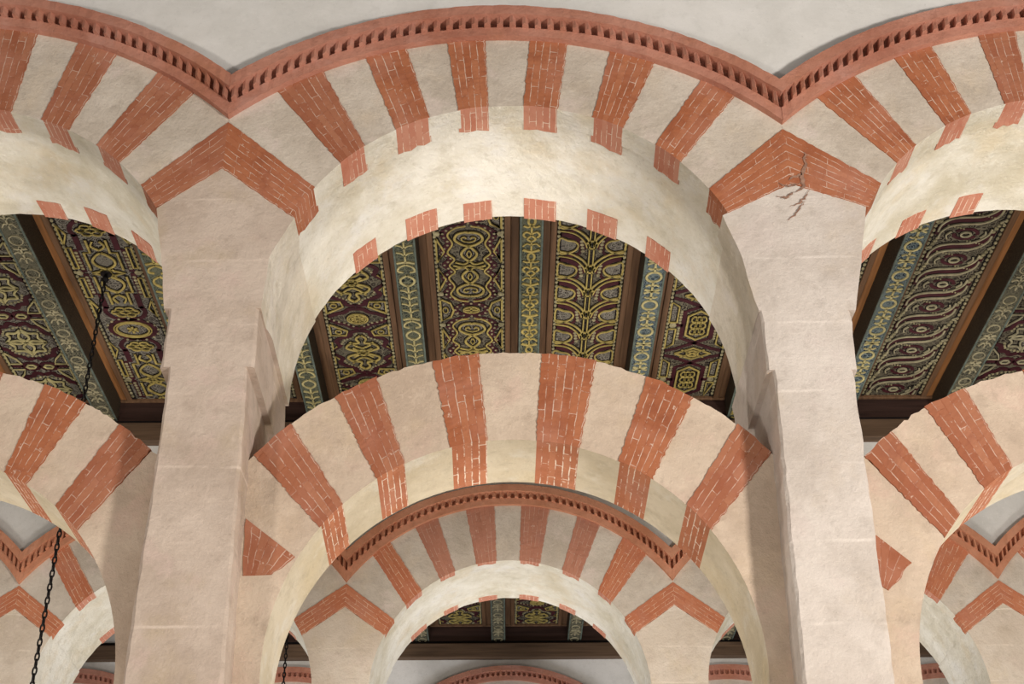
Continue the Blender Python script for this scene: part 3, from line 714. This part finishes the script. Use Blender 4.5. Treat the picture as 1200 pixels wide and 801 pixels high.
def deco_tree(d):
    L = .385
    d.gold([(.02,d.y0),(.02,d.y1)], .013, mir=True, sp=False)
    for v in reps(d.y0, d.y1, 3.72, L):
        P = lambda *a: [(x, v+y) for x, y in a]
        d.gold(P((.02,.24),(.035,.14),(.10,.04),(.19,-.03),(.30,-.07)), .018, mir=True)
        d.gold(P((.045,.26),(.07,.17),(.13,.08),(.2,.03),(.30,.005)), .012, mir=True)
        d.strap(P((.075,.30),(.10,.20),(.16,.12),(.24,.075),(.325,.06)), .055, mir=True)
        lf = P((.295,.12),(.295,.33),(.22,.345),(.15,.30),(.125,.23),(.155,.17),(.22,.15))
        d.gold(lf, .017, True, True); d.leaf([(x*.97+.004, y) for x, y in lf], True)
        d.strap(P((.10,.27),(.11,.35),(.18,.40),(.26,.405)), .03, mir=True)
        for k in range(4): d.bead(.095 - .005*k, v + .17 + .05*k, .018, True)
        d.leaf(P((0,.2),(.035,.235),(0,.27),(-.035,.235))); d.gold(P((-.05,.20),(0,.16),(.05,.20)), .02); d.gold(P((-.03,.29),(0,.275),(.03,.29)), .016)

def deco_quatrefoil(d):
    for R in reps(d.y0, d.y1, 5.15, 1.25):
        P = lambda *a: [(x, R+y) for x, y in a]
        for k in range(8): d.gold(ell(.055*math.cos(k*PI/4), R+.045*math.sin(k*PI/4), .03, .025, 8), .012, True, sp=False)
        d.gold(ell(0, R, .10, .085, 20), .014, True, sp=False)
        con = P((.0,.17),(.07,.16),(.12,.11),(.20,.08),(.32,.0)); d.strap(con, .05, mir=True); d.strap([(x, 2*R-y) for x, y in con], .05, mir=True)
        d.beads([(x, y-.03) for x, y in con], 7, .012, True)
        for s in (-1, 1):
            d.gold(P((.29,s*.10),(.29,s*.30),(.14,s*.30),(.12,s*.22),(.2,s*.16),(.29,s*.10)), .017, mir=True, sp=False)
            d.leaf(P((.27,s*.15),(.27,s*.28),(.17,s*.28),(.16,s*.22)), True); d.gold(ell(.21, R+s*.235, .03, .035, 10), .012, True, True, sp=False)
            d.strap(P((0,s*.22),(.09,s*.25),(.11,s*.33),(.2,s*.36),(.25,s*.42),(.22,s*.50),(.28,s*.56),(.32,s*.625)), .05, mir=True)
            d.beads(P((.04,s*.27),(.08,s*.34),(.16,s*.39),(.20,s*.46)), 7, .012, True)
            d.gold(P((.0,s*.30),(.05,s*.36),(.03,s*.44),(.12,s*.46),(.16,s*.54),(.06,s*.60),(0,s*.625)), .022, mir=True)
            d.gold(P((.12,s*.42),(.06,s*.50),(.0,s*.54)), .018, mir=True)
            d.gold(P((.295,s*.42),(.295,s*.56),(.25,s*.50)), .014, mir=True, sp=False)
        S = R + .625
        for k in range(4): d.gold([(0,S),(.14*math.cos(PI/4+k*PI/2), S+.12*math.sin(PI/4+k*PI/2))], .022, sp=False)
        d.gold(ell(0, S, .05, .05, 12), .014, True, sp=False); d.bead(0, S, .02)

def deco_hexagon(d):
    for R in reps(d.y0, d.y1, 5.3, 1.05):
        P = lambda *a: [(x, R+y) for x, y in a]
        hx = lambda s: P((0,s*.26),(s*.85*.13,s*.17),(s*.85*.13,-s*.17),(0,-s*.26),(-s*.85*.13,-s*.17),(-s*.85*.13,s*.17))
        d.gold(hx(1), .02, True, sp=False)
        for k in range(3):
            for q in (-1, 0, 1): d.gold(ell(q*.045, R-.11+.11*k, .028, .05, 10), .014, True, sp=False)
        d.strap(P((0,.33),(.15,.24),(.15,-.24),(0,-.33)), .045, mir=True, sp=False)
        d.strap(P((0,.33),(.18,.44),(.33,.5)), .045, mir=True, sp=False); d.strap(P((0,-.33),(.18,-.44),(.33,-.5)), .045, mir=True, sp=False)
        d.strap(P((.15,.0),(.33,.0)), .05, mir=True, sp=False); d.bead(.25, R, .035, True)
        for s in (-1, 1):
            for k in range(5): d.bead(.185, R+s*(.05+.05*k), .015, True)
            d.gold(P((.295,s*.06),(.295,s*.42),(.215,s*.34),(.215,s*.06),(.295,s*.06)), .015, mir=True, sp=False)
            d.leaf(P((.28,s*.1),(.28,s*.36),(.23,s*.3),(.23,s*.1)), True, False)
        S = R + .525
        d.gold(P((-.18,.525),(0,.42),(.18,.525),(0,.63),(-.18,.525)), .018, sp=False); d.gold(ell(0, S, .06, .055, 10), .016, True, sp=False)
        d.gold([(-.12,S-.07),(.12,S+.07)], .012, sp=False); d.gold([(-.12,S+.07),(.12,S-.07)], .012, sp=False)

def deco_wave(d):
    L = .395
    base = [(-.27,.19),(-.265,.10),(-.21,.02),(-.11,-.015),(0,-.02),(.10,-.03),(.18,-.075),(.235,-.15),(.245,-.24)]
    for v in reps(d.y0, d.y1, 3.62, L):
        d.strap([(x, v+y) for x, y in base], .05)
        d.gold([(x*.93+.012, v+y+.05) for x, y in base], .018)
        d.gold([(x*.93-.012, v+y-.05) for x, y in base], .018)
        E_ = v + L/2 - .01
        d.strap(ell(0, E_, .105, .072, 14, .5, PI+.2), .034, sp=False); d.strap(ell(0, E_, .105, .072, 14, PI+.5, 2*PI+.2), .034, sp=False)
        d.gold(ell(0, E_, .045, .036, 12), .018, True, sp=False)
        d.gold([(-.16,E_+.055),(-.175,E_),(-.14,E_-.05)], .015); d.gold([(.16,E_-.055),(.175,E_),(.14,E_+.05)], .015)
        for k in range(4): d.bead(-.275+.012*k, v-.02-.045*k, .018); d.bead(.275-.012*k, v+.02+.045*k, .018)
        for k in range(6): d.bead(-.19+.03*k, v+.055+.01*k, .008); d.bead(.19-.03*k, v-.055-.01*k, .008)
        d.gold([(-.3,v+.02),(-.26,v-.01),(-.3,v-.03)], .014, sp=False); d.gold([(.3,v-.02),(.26,v+.01),(.3,v+.03)], .014, sp=False)

def deco_stepped(d):
    for R in reps(d.y0, d.y1, 4.35, 1.95):
        P = lambda *a: [(x, R+y) for x, y in a]
        for s in (-1, 1):
            d.gold(P((.15,s*.05),(.15,s*.32),(.09,s*.32),(.09,s*.52)), .02, mir=True, sp=False)
            d.strap(P((.33,s*.02),(.22,s*.02),(.22,s*.36),(.17,s*.36),(.17,s*.6)), .055, mir=True, sp=False)
            for k in range(6): d.bead(.22, R+s*(.07+.05*k), .017, True)
            d.gold(P((.295,s*.08),(.295,s*.40),(.25,s*.40),(.25,s*.08),(.295,s*.08)), .015, mir=True, sp=False)
            d.gold(P((0,s*.06),(.08,s*.12),(.10,s*.2),(.05,s*.28),(0,s*.32)), .022, mir=True); d.leaf(P((0,s*.1),(.07,s*.2),(0,s*.28),(-.07,s*.2)))
            d.gold(P((0,s*.36),(.06,s*.42),(.03,s*.5)), .018, mir=True)
            E_ = R + s*.66
            for k in range(6): d.gold(ell(.09*math.cos(k*PI/3), E_+.055*math.sin(k*PI/3), .045, .032, 8), .014, True, sp=False)
            d.strap(P((0,s*.80),(.13,s*.77),(.19,s*.66),(.16,s*.57)), .045, mir=True); d.gold(P((.295,s*.45),(.295,s*.75),(.24,s*.6),(.295,s*.45)), .015, mir=True, sp=False)
        d.gold(P((-.15,0),(0,.05),(.15,0),(0,-.05),(-.15,0)), .022, sp=False); d.gold(P((-.06,.06),(.06,-.06)), .02, sp=False); d.gold(P((.06,.06),(-.06,-.06)), .02, sp=False); d.bead(.27, R, .032, True)
        S = R + .975
        d.strap(ell(0, S, .22, .17), .05, True, sp=False); d.gold(ell(0, S, .16, .12), .018, True, sp=False); d.gold(ell(0, S, .185, .14), .012, True, sp=False); d.leaf(ell(0, S, .13, .1, 10), sp=False)
        d.gold([(0,S-.06),(0,S+.06)], .022, sp=False); d.gold([(-.05,S-.03),(.05,S+.03)], .015, sp=False); d.gold([(-.05,S+.03),(.05,S-.03)], .015, sp=False)
        for k in range(16): d.bead(.25*math.cos(k*PI/8), S+.2*math.sin(k*PI/8), .013)

def deco_star(d):
    for R in reps(d.y0, d.y1, 4.6, .95):
        P = lambda *a: [(x, R+y) for x, y in a]
        for s in (-1, 1):
            d.strap(P((0,s*.30),(.08,s*.34),(.13,s*.28),(.20,s*.26),(.22,s*.17),(.29,s*.12),(.33,s*.02)), .055, mir=True)
            d.beads(P((.02,s*.27),(.10,s*.24),(.17,s*.2),(.2,s*.12)), 6, .013, True)
            d.gold(P((0,s*.24),(.06,s*.17),(.15,s*.16),(.14,s*.08),(.2,0)), .02, mir=True)
            d.gold(P((0,s*.02),(.05,s*.08),(.03,s*.16),(0,s*.2)), .022, mir=True); d.leaf(P((0,s*.05),(.035,s*.11),(0,s*.17),(-.035,s*.11)))
            d.gold(P((.295,s*.20),(.295,s*.42),(.17,s*.42),(.2,s*.33),(.295,s*.20)), .016, mir=True, sp=False)
        d.gold(P((-.2,0),(-.08,.03),(0,0),(.08,.03),(.2,0)), .022); d.gold(P((-.2,0),(-.08,-.03),(0,0),(.08,-.03),(.2,0)), .022)
        S = R + .475
        for s in (-1, 1): d.strap(ell(s*.09, S, .085, .07, 8), .04, True, sp=False); d.gold(ell(s*.09, S, .05, .035, 6), .018, True, sp=False)
        d.strap([(.17,S),(.33,S)], .045, mir=True, sp=False)

def bdeco_palm(d):
    for v in reps(d.y0, d.y1, 3.7, .52):
        P = lambda *a: [(x, v+y) for x, y in a]
        d.gold(P((-.075,-.03),(0,0),(.075,-.03)), .026); d.gold(ell(0, v+.075, .03, .055, 12), .02, True, sp=False); d.gold(P((.0,.13),(.03,.16),(.07,.14)), .018, mir=True)
        d.gold(P((0,.13),(0,.24)), .018, sp=False); d.gold(P((.0,.26),(.045,.23),(.07,.27),(.05,.31)), .018, mir=True); d.gold(P((0,.28),(.035,.33),(0,.37)), .018, mir=True); d.gold(P((0,.37),(0,.5)), .014, sp=False)
        d.gold(P((.0,.42),(.04,.40),(.075,.44)), .014, mir=True)
def bdeco_ovals(d):
    for v in reps(d.y0, d.y1, 4.1, .46):
        P = lambda *a: [(x, v+y) for x, y in a]
        d.gold(ell(0, v, .068, .075, 16), .021, True, sp=False); d.leaf(ell(0, v, .05, .055, 10), sp=False)
        d.gold(P((0,.075),(0,.385)), .020, sp=False); d.gold(P((-.07,.20),(-.02,.225),(.02,.225),(.07,.20)), .02); d.gold(P((-.07,.26),(-.02,.235),(.02,.235),(.07,.26)), .02); d.gold(P((0,.15),(.03,.13),(.06,.15)), .015, mir=True); d.gold(P((0,.32),(.03,.34),(.06,.32)), .015, mir=True)
def bdeco_bulbs(d):
    for v in reps(d.y0, d.y1, 4.15, .92):
        P = lambda *a: [(x, v+y) for x, y in a]
        d.gold(P((0,-.09),(.055,-.04),(.06,.02),(.02,.07),(0,.075)), .02, mir=True); d.leaf(P((0,-.06),(.045,0),(0,.05),(-.045,0)))
        d.gold(P((0,.075),(0,.62)), .017, sp=False)
        for k in range(4): d.gold(P((0,.20+.11*k),(.03,.16+.11*k),(.075,.145+.11*k)), .013, mir=True)
        d.gold(P((-.08,.64),(0,.62),(.08,.64)), .022); d.gold(P((.0,.66),(.06,.70),(.075,.76),(.03,.78)), .018, mir=True)
        d.leaf(P((0,.68),(.04,.73),(0,.79),(-.04,.73)))
def bdeco_dull(d):
    for v in reps(d.y0, d.y1, 4.0, .5):
        P = lambda *a: [(x, v+y) for x, y in a]
        d.leaf(ell(0, v, .055, .06, 8), sp=False); d.gold(P((0,.1),(.02,.13),(.06,.12)), .02, mir=True); d.gold(P((0,.08),(0,.34)), .016, sp=False); d.gold(P((0,.2),(.04,.17),(.075,.2)), .015, mir=True)
        d.gold(P((0,.28),(.03,.26),(.06,.31)), .014, mir=True); d.gold(ell(0, v, .06, .068, 10), .010, True, sp=False)

PW = 0.325; HALF = 1.115/2; BW = 0.105
def panel(xc, ya, yb, deco, label, group, board='board', gold='gold', plan=HALF):
    root = thing('ceiling_coffer', label, 'ceiling coffer', (xc, (ya+yb)/2, ZP), group)
    mb = MB(); mb.box(xc-PW, xc+PW, ya, yb-0.07, ZP, ZP+0.03); mb.build('board', M[board], root)
    for sg in (-1, 1):
        a, b, c = xc+sg*PW, xc+sg*(PW+0.055), xc+sg*(plan-BW)
        mb = MB(); mb.box(min(a,b), max(a,b), ya, yb-0.07, ZP-0.03, ZP+0.02); mb.box(min(b,c), max(b,c), ya, yb-0.07, ZP-0.012, ZP+0.02, 1)
        mb.build('side_moulding', [M['mould'], M['mould_orange'] if (abs(xc) > 2.2) else M['mould']], root, 0.006)
        mb = MB(); e0, e1 = xc+sg*(PW-0.045), xc+sg*PW; mb.box(min(e0,e1), max(e0,e1), ya, yb-0.07, ZP-0.008, ZP); bo = mb.build('border_strip', M['black'], root)
        mb = MB()
        y = ya + 0.03
        while y < yb-0.09: disc(mb, xc+sg*(PW-0.02), y, 0.014, 0.022, ZP-0.016); y += 0.066
        mb.build('bead_border', M['bead'], bo)
    mb = MB(); mb.box(xc-plan+BW, xc+plan-BW, yb-0.075, yb-0.035, ZP-0.035, ZP+0.02); mb.build('end_moulding', M['mould'], root, 0.006)
    mb = MB(); mb.box(xc-plan+BW, xc+plan-BW, yb-0.045, yb-0.01, ZB-0.005, ZP-0.03); mb.build('end_board', M['end'], root)
    d = Deco(xc, ZP, ya+0.02, yb-0.10); deco(d)
    d.merged([(d.s, 0), (d.g, 1), (d.b, 2), (d.l, 3), (d.k, 4)]).build('carved_pattern', [M['maroon'], M[gold], M['bead'], M['leaf'], M['black']], root)
    return root
def beam(xc, ya, yb, deco, label, group, field='field_green', gold='gold'):
    root = thing('ceiling_beam', label, 'ceiling beam', (xc, (ya+yb)/2, ZB), group)
    mb = MB(); mb.box(xc-BW, xc+BW, ya, yb, ZB+0.006, ZP+0.06); mb.build('beam_body', M['beam_side'], root, 0.004)
    mb = MB(); mb.box(xc-BW+0.004, xc+BW-0.004, ya, yb-0.002, ZB, ZB+0.01); f = mb.build('painted_underside', M[field], root)
    mb = MB()
    for sg in (-1, 1):
        a, b = xc+sg*(BW-0.004), xc+sg*(BW-0.02); mb.box(min(a,b), max(a,b), ya, yb-0.002, ZB-0.005, ZB)
    mb.build('edge_line', M['greenline'], f)
    d = Deco(xc, ZB+0.006, ya+0.02, yb-0.02); deco(d)
    d.merged([(d.g, 0), (d.l, 1), (d.k, 2)]).build('painted_pattern', [M[gold], M['leaf'], M['black']], f)
    return root
YA, YB = T, N-0.01
G5, G6 = 'carved ceiling panels of the first aisle', 'painted ceiling beams of the first aisle'
pdefs = {-5: (deco_star, 'carved panel with wavy maroon straps at the left photo edge', 'board_b', 'gold_pale'),
 -4: (deco_stepped, 'carved panel with stepped straps and medallions, where the chain hooks on', 'board_b', 'gold'),
 -2: (deco_quatrefoil, 'carved panel with small rosettes, leftmost within the central arch', 'board', 'gold'),
 -1: (deco_lyre, 'carved panel of lyre medallions, left of the middle beam in the central arch', 'board', 'gold'),
 0: (deco_tree, 'carved panel with leafy tree stem, right of the middle beam in the central arch', 'board', 'gold'),
 1: (deco_hexagon, 'carved panel with golden hexagons, rightmost within the central arch', 'board', 'gold'),
 2: (deco_wave, 'carved panel sliver close behind the right front pillar', 'board', 'gold_grey'),
 3: (deco_wave, 'carved panel with running wave scrolls, right of the right front pillar', 'board', 'gold_grey'),
 4: (deco_star, 'dark carved panel with wavy straps at the right photo edge', 'board', 'gold_grey'),
 -3: (deco_quatrefoil, 'carved panel hidden mostly behind the left front pillar', 'board', 'gold')}
for k, (dc, lab, bd, gd) in pdefs.items(): panel(0.7575 + 1.115*k, YA, YB, dc, lab, G5, bd, gd)
bdefs = {-5: None, -4: (bdeco_dull, 'dull green ceiling beam running to the left wall plate, left of the chain', 'field_dull', 'gold_grey'),
 -3: (bdeco_bulbs, 'painted ceiling beam just left of the left front pillar', 'field_green', 'gold'),
 -2: (bdeco_bulbs, 'painted beam just right of the left front pillar, low inside the central arch', 'field_green', 'gold_pale'),
 -1: (bdeco_bulbs, 'painted beam with bulbs on a leafy stem, left of the lyre panel', 'field_green', 'gold_pale'),
 0: (bdeco_palm, 'middle painted beam with golden palmettes between lyre and tree panels', 'field_green', 'gold'),
 1: (bdeco_ovals, 'blue painted beam with golden ovals between tree and hexagon panels', 'field_blue', 'gold_pale'),
 2: (bdeco_ovals, 'short stretch of painted beam between central arch and right front pillar', 'field_green', 'gold'),
 3: (bdeco_ovals, 'blue painted beam with ovals, right of the right front pillar', 'field_blue', 'gold_pale'),
 4: (bdeco_dull, 'dull painted beam near the right photo edge', 'field_dull', 'gold_grey')}
for k, v in bdefs.items():
    if v: beam(0.20 + 1.115*k, YA, YB, v[0], v[1], G6, v[2], v[3])
# second aisle: only the far ends of its panels and beams are seen
YA2, YB2 = N+T, N2-0.01
G7, G8 = 'ceiling panels of the second aisle', 'ceiling beams of the second aisle'
X20, P2 = -0.15, 1.125
p0 = panel(X20+P2/2, YA2, YB2, deco_quatrefoil, 'far gilt ceiling panel right of the middle beam in the small arch', G7, 'board', 'gold', P2/2)
b0 = beam(X20, YA2, YB2, bdeco_dull, 'far middle ceiling beam in the small central arch', G8, 'field_dull', 'gold_grey')
seen = {-4: 'far ceiling panel glimpsed at the lower left, under the left lower arch', -3: 'far ceiling panel behind the left front pillar', -2: 'far ceiling panel left of the small arch', -1: 'far gilt ceiling panel left of the middle beam in the small arch',
        1: 'far ceiling panel at the right end of the small arch', 2: 'far ceiling panel left of the right front pillar', 3: 'far ceiling panel behind the right front pillar', -5: 'far ceiling panel beyond the lower left arch', 4: 'far ceiling panel glimpsed under the right lower arch'}
for k, l in seen.items(): dup(p0, P2*k, 0, 0, l)
seenb = {-1: 'far ceiling beam left of the middle one in the small arch', 1: 'far ceiling beam right of the middle one in the small arch', 2: 'far ceiling beam end, left of the right front pillar', -2: 'far ceiling beam end, right of the left front pillar',
         -3: 'far ceiling beam behind the left front pillar', 3: 'far ceiling beam behind the right front pillar', -4: 'far ceiling beam end under the left lower arch', 4: 'far ceiling beam end under the right lower arch'}
for k, l in seenb.items(): dup(b0, P2*k, 0, 0, l)
def wall_plate(Y, label):
    root = thing('wall_plate', label, 'wall plate', (0, Y, 6.85), 'wall plates under the ceiling beams')
    mb = MB(); mb.box(-9, 9, Y-0.13, Y-0.002, 6.85, 7.065); mb.build('timber', M['plate'], root, 0.008)
    mb = MB(); mb.box(-9, 9, Y-0.05, Y-0.002, 7.065, ZB); mb.build('gap_shade_strip', M['black'], root)  # black strip added as painted shade in the open gap above the timber
wall_plate(N, 'long brown timber on the wall carrying the nearer ceiling beams')
wall_plate(N2, 'long brown timber across the small arch carrying the far ceiling beams')
mb = MB(); mb.box(-11, 11, -9, 22, 7.5, 7.6); struct(mb.build('ceiling', M['ceil']))
mb = MB(); mb.box(-11, 11, -9, 22, -1.75, -1.65); struct(mb.build('floor', M['floor']))

# ------------------------------------------------------------------ hanging chains
def chain(x, y, ztop, zbot, label):
    root = thing('hanging_chain', label, 'chain', (x, y, ztop), 'black lamp chains')
    mb = MB(); mb.lathe(x, y, [(0.05, ztop-0.02), (0.055, ztop-0.01), (0.03, ztop+0.005)], 14)
    mb.lathe(x, y, [(0.02, ztop-0.10), (0.036, ztop-0.07), (0.02, ztop-0.04), (0.012, ztop-0.02)], 12)
    mb.build('ceiling_hook', M['iron'], root)
    mb = MB(); pitch, lw, r_ = 0.058, 0.021, 0.0075
    z = ztop - 0.09; k = 0
    while z > zbot:
        rows = []
        for i in range(12):
            a = 2*PI*i/12; px = lw*math.cos(a)*0.75; pz = 0.037*math.sin(a)
            nx, nz = math.cos(a), math.sin(a); row = []
            for j in range(5):
                b = 2*PI*j/5; u = px + r_*math.cos(b)*nx; w = z - 0.035 + pz + r_*math.cos(b)*nz; q = r_*math.sin(b)
                row.append(mb.add((x + u, y + q, w) if k % 2 else (x + q, y + u, w)))
            rows.append(row)
        for i in range(12):
            for j in range(5): mb.face((rows[i][j], rows[(i+1) % 12][j], rows[(i+1) % 12][(j+1) % 5], rows[i][(j+1) % 5]))
        z -= pitch; k += 1
    mb.build('links', M['iron'], root, smooth='n')
chain(-3.722, 4.34, ZP-0.02, 1.9, 'long black chain hanging from the carved ceiling on the left')
chain(-2.70, 10.0, ZP-0.02, 3.5, 'short stretch of black chain in the gap right of the left front pillar')

# ------------------------------------------------------------------ light
def area(loc, target, size, power, col, spread=PI):
    l = bpy.data.lights.new('lamp', 'AREA'); l.size = size; l.energy = power; l.color = col; l.spread = spread
    o = bpy.data.objects.new('lamp', l); COL.objects.link(o); o.location = (loc[0], loc[1], loc[2]+ZO)
    d = Vector(target) - Vector(loc); o.rotation_euler = d.to_track_quat('-Z', 'Y').to_euler()
    return o
area((6.6, -7.0, 0.2), (0.2, 0.3, 4.4), 0.9, 870, (1.0, 0.93, 0.85))
area((-6.6, -7.0, 0.2), (-0.2, 0.3, 4.4), 0.9, 265, (1.0, 0.91, 0.82))
area((0.0, -4.6, -1.45), (0, 0.6, 5.2), 2.4, 100, (1.0, 0.94, 0.86))
for x in (-3.3, 3.3):
    area((x, 2.4, -1.4), (x*0.6, N, 5.2), 1.2, 270, (1.0, 0.93, 0.84))
for x in (-4.6, 0, 4.6):
    area((x, 9.2, -1.2), (x*0.9, N2, 6.2), 1.2, 130, (0.97, 0.97, 1.0))
w = bpy.data.worlds.new('World'); SC.world = w; w.use_nodes = True
w.node_tree.nodes['Background'].inputs[0].default_value = (1.0, 0.96, 0.90, 1); w.node_tree.nodes['Background'].inputs[1].default_value = 0.36

# ------------------------------------------------------------------ camera
f_px, pitch, yaw, roll = 1623.4649, math.radians(31.9931), math.radians(0.3671), math.radians(-0.4673)
F = Vector((math.sin(yaw)*math.cos(pitch), math.cos(yaw)*math.cos(pitch), math.sin(pitch)))
R0 = Vector((math.cos(yaw), -math.sin(yaw), 0)); U0 = R0.cross(F)
R1 = math.cos(roll)*R0 + math.sin(roll)*U0; U1 = -math.sin(roll)*R0 + math.cos(roll)*U0
cd = bpy.data.cameras.new('Camera'); cam = bpy.data.objects.new('Camera', cd); COL.objects.link(cam)
cd.sensor_width = 36; cd.lens = f_px/1200*36; cd.clip_end = 100
m4 = Matrix((R1, U1, -F)).transposed().to_4x4(); m4.translation = Vector((-0.0390, -6.2075, ZO)); cam.matrix_world = m4
SC.camera = cam
SC.view_settings.view_transform = 'Standard'; SC.view_settings.look = 'None'; SC.view_settings.exposure = 0.0
SC.cycles.max_bounces = 8; SC.cycles.diffuse_bounces = 5
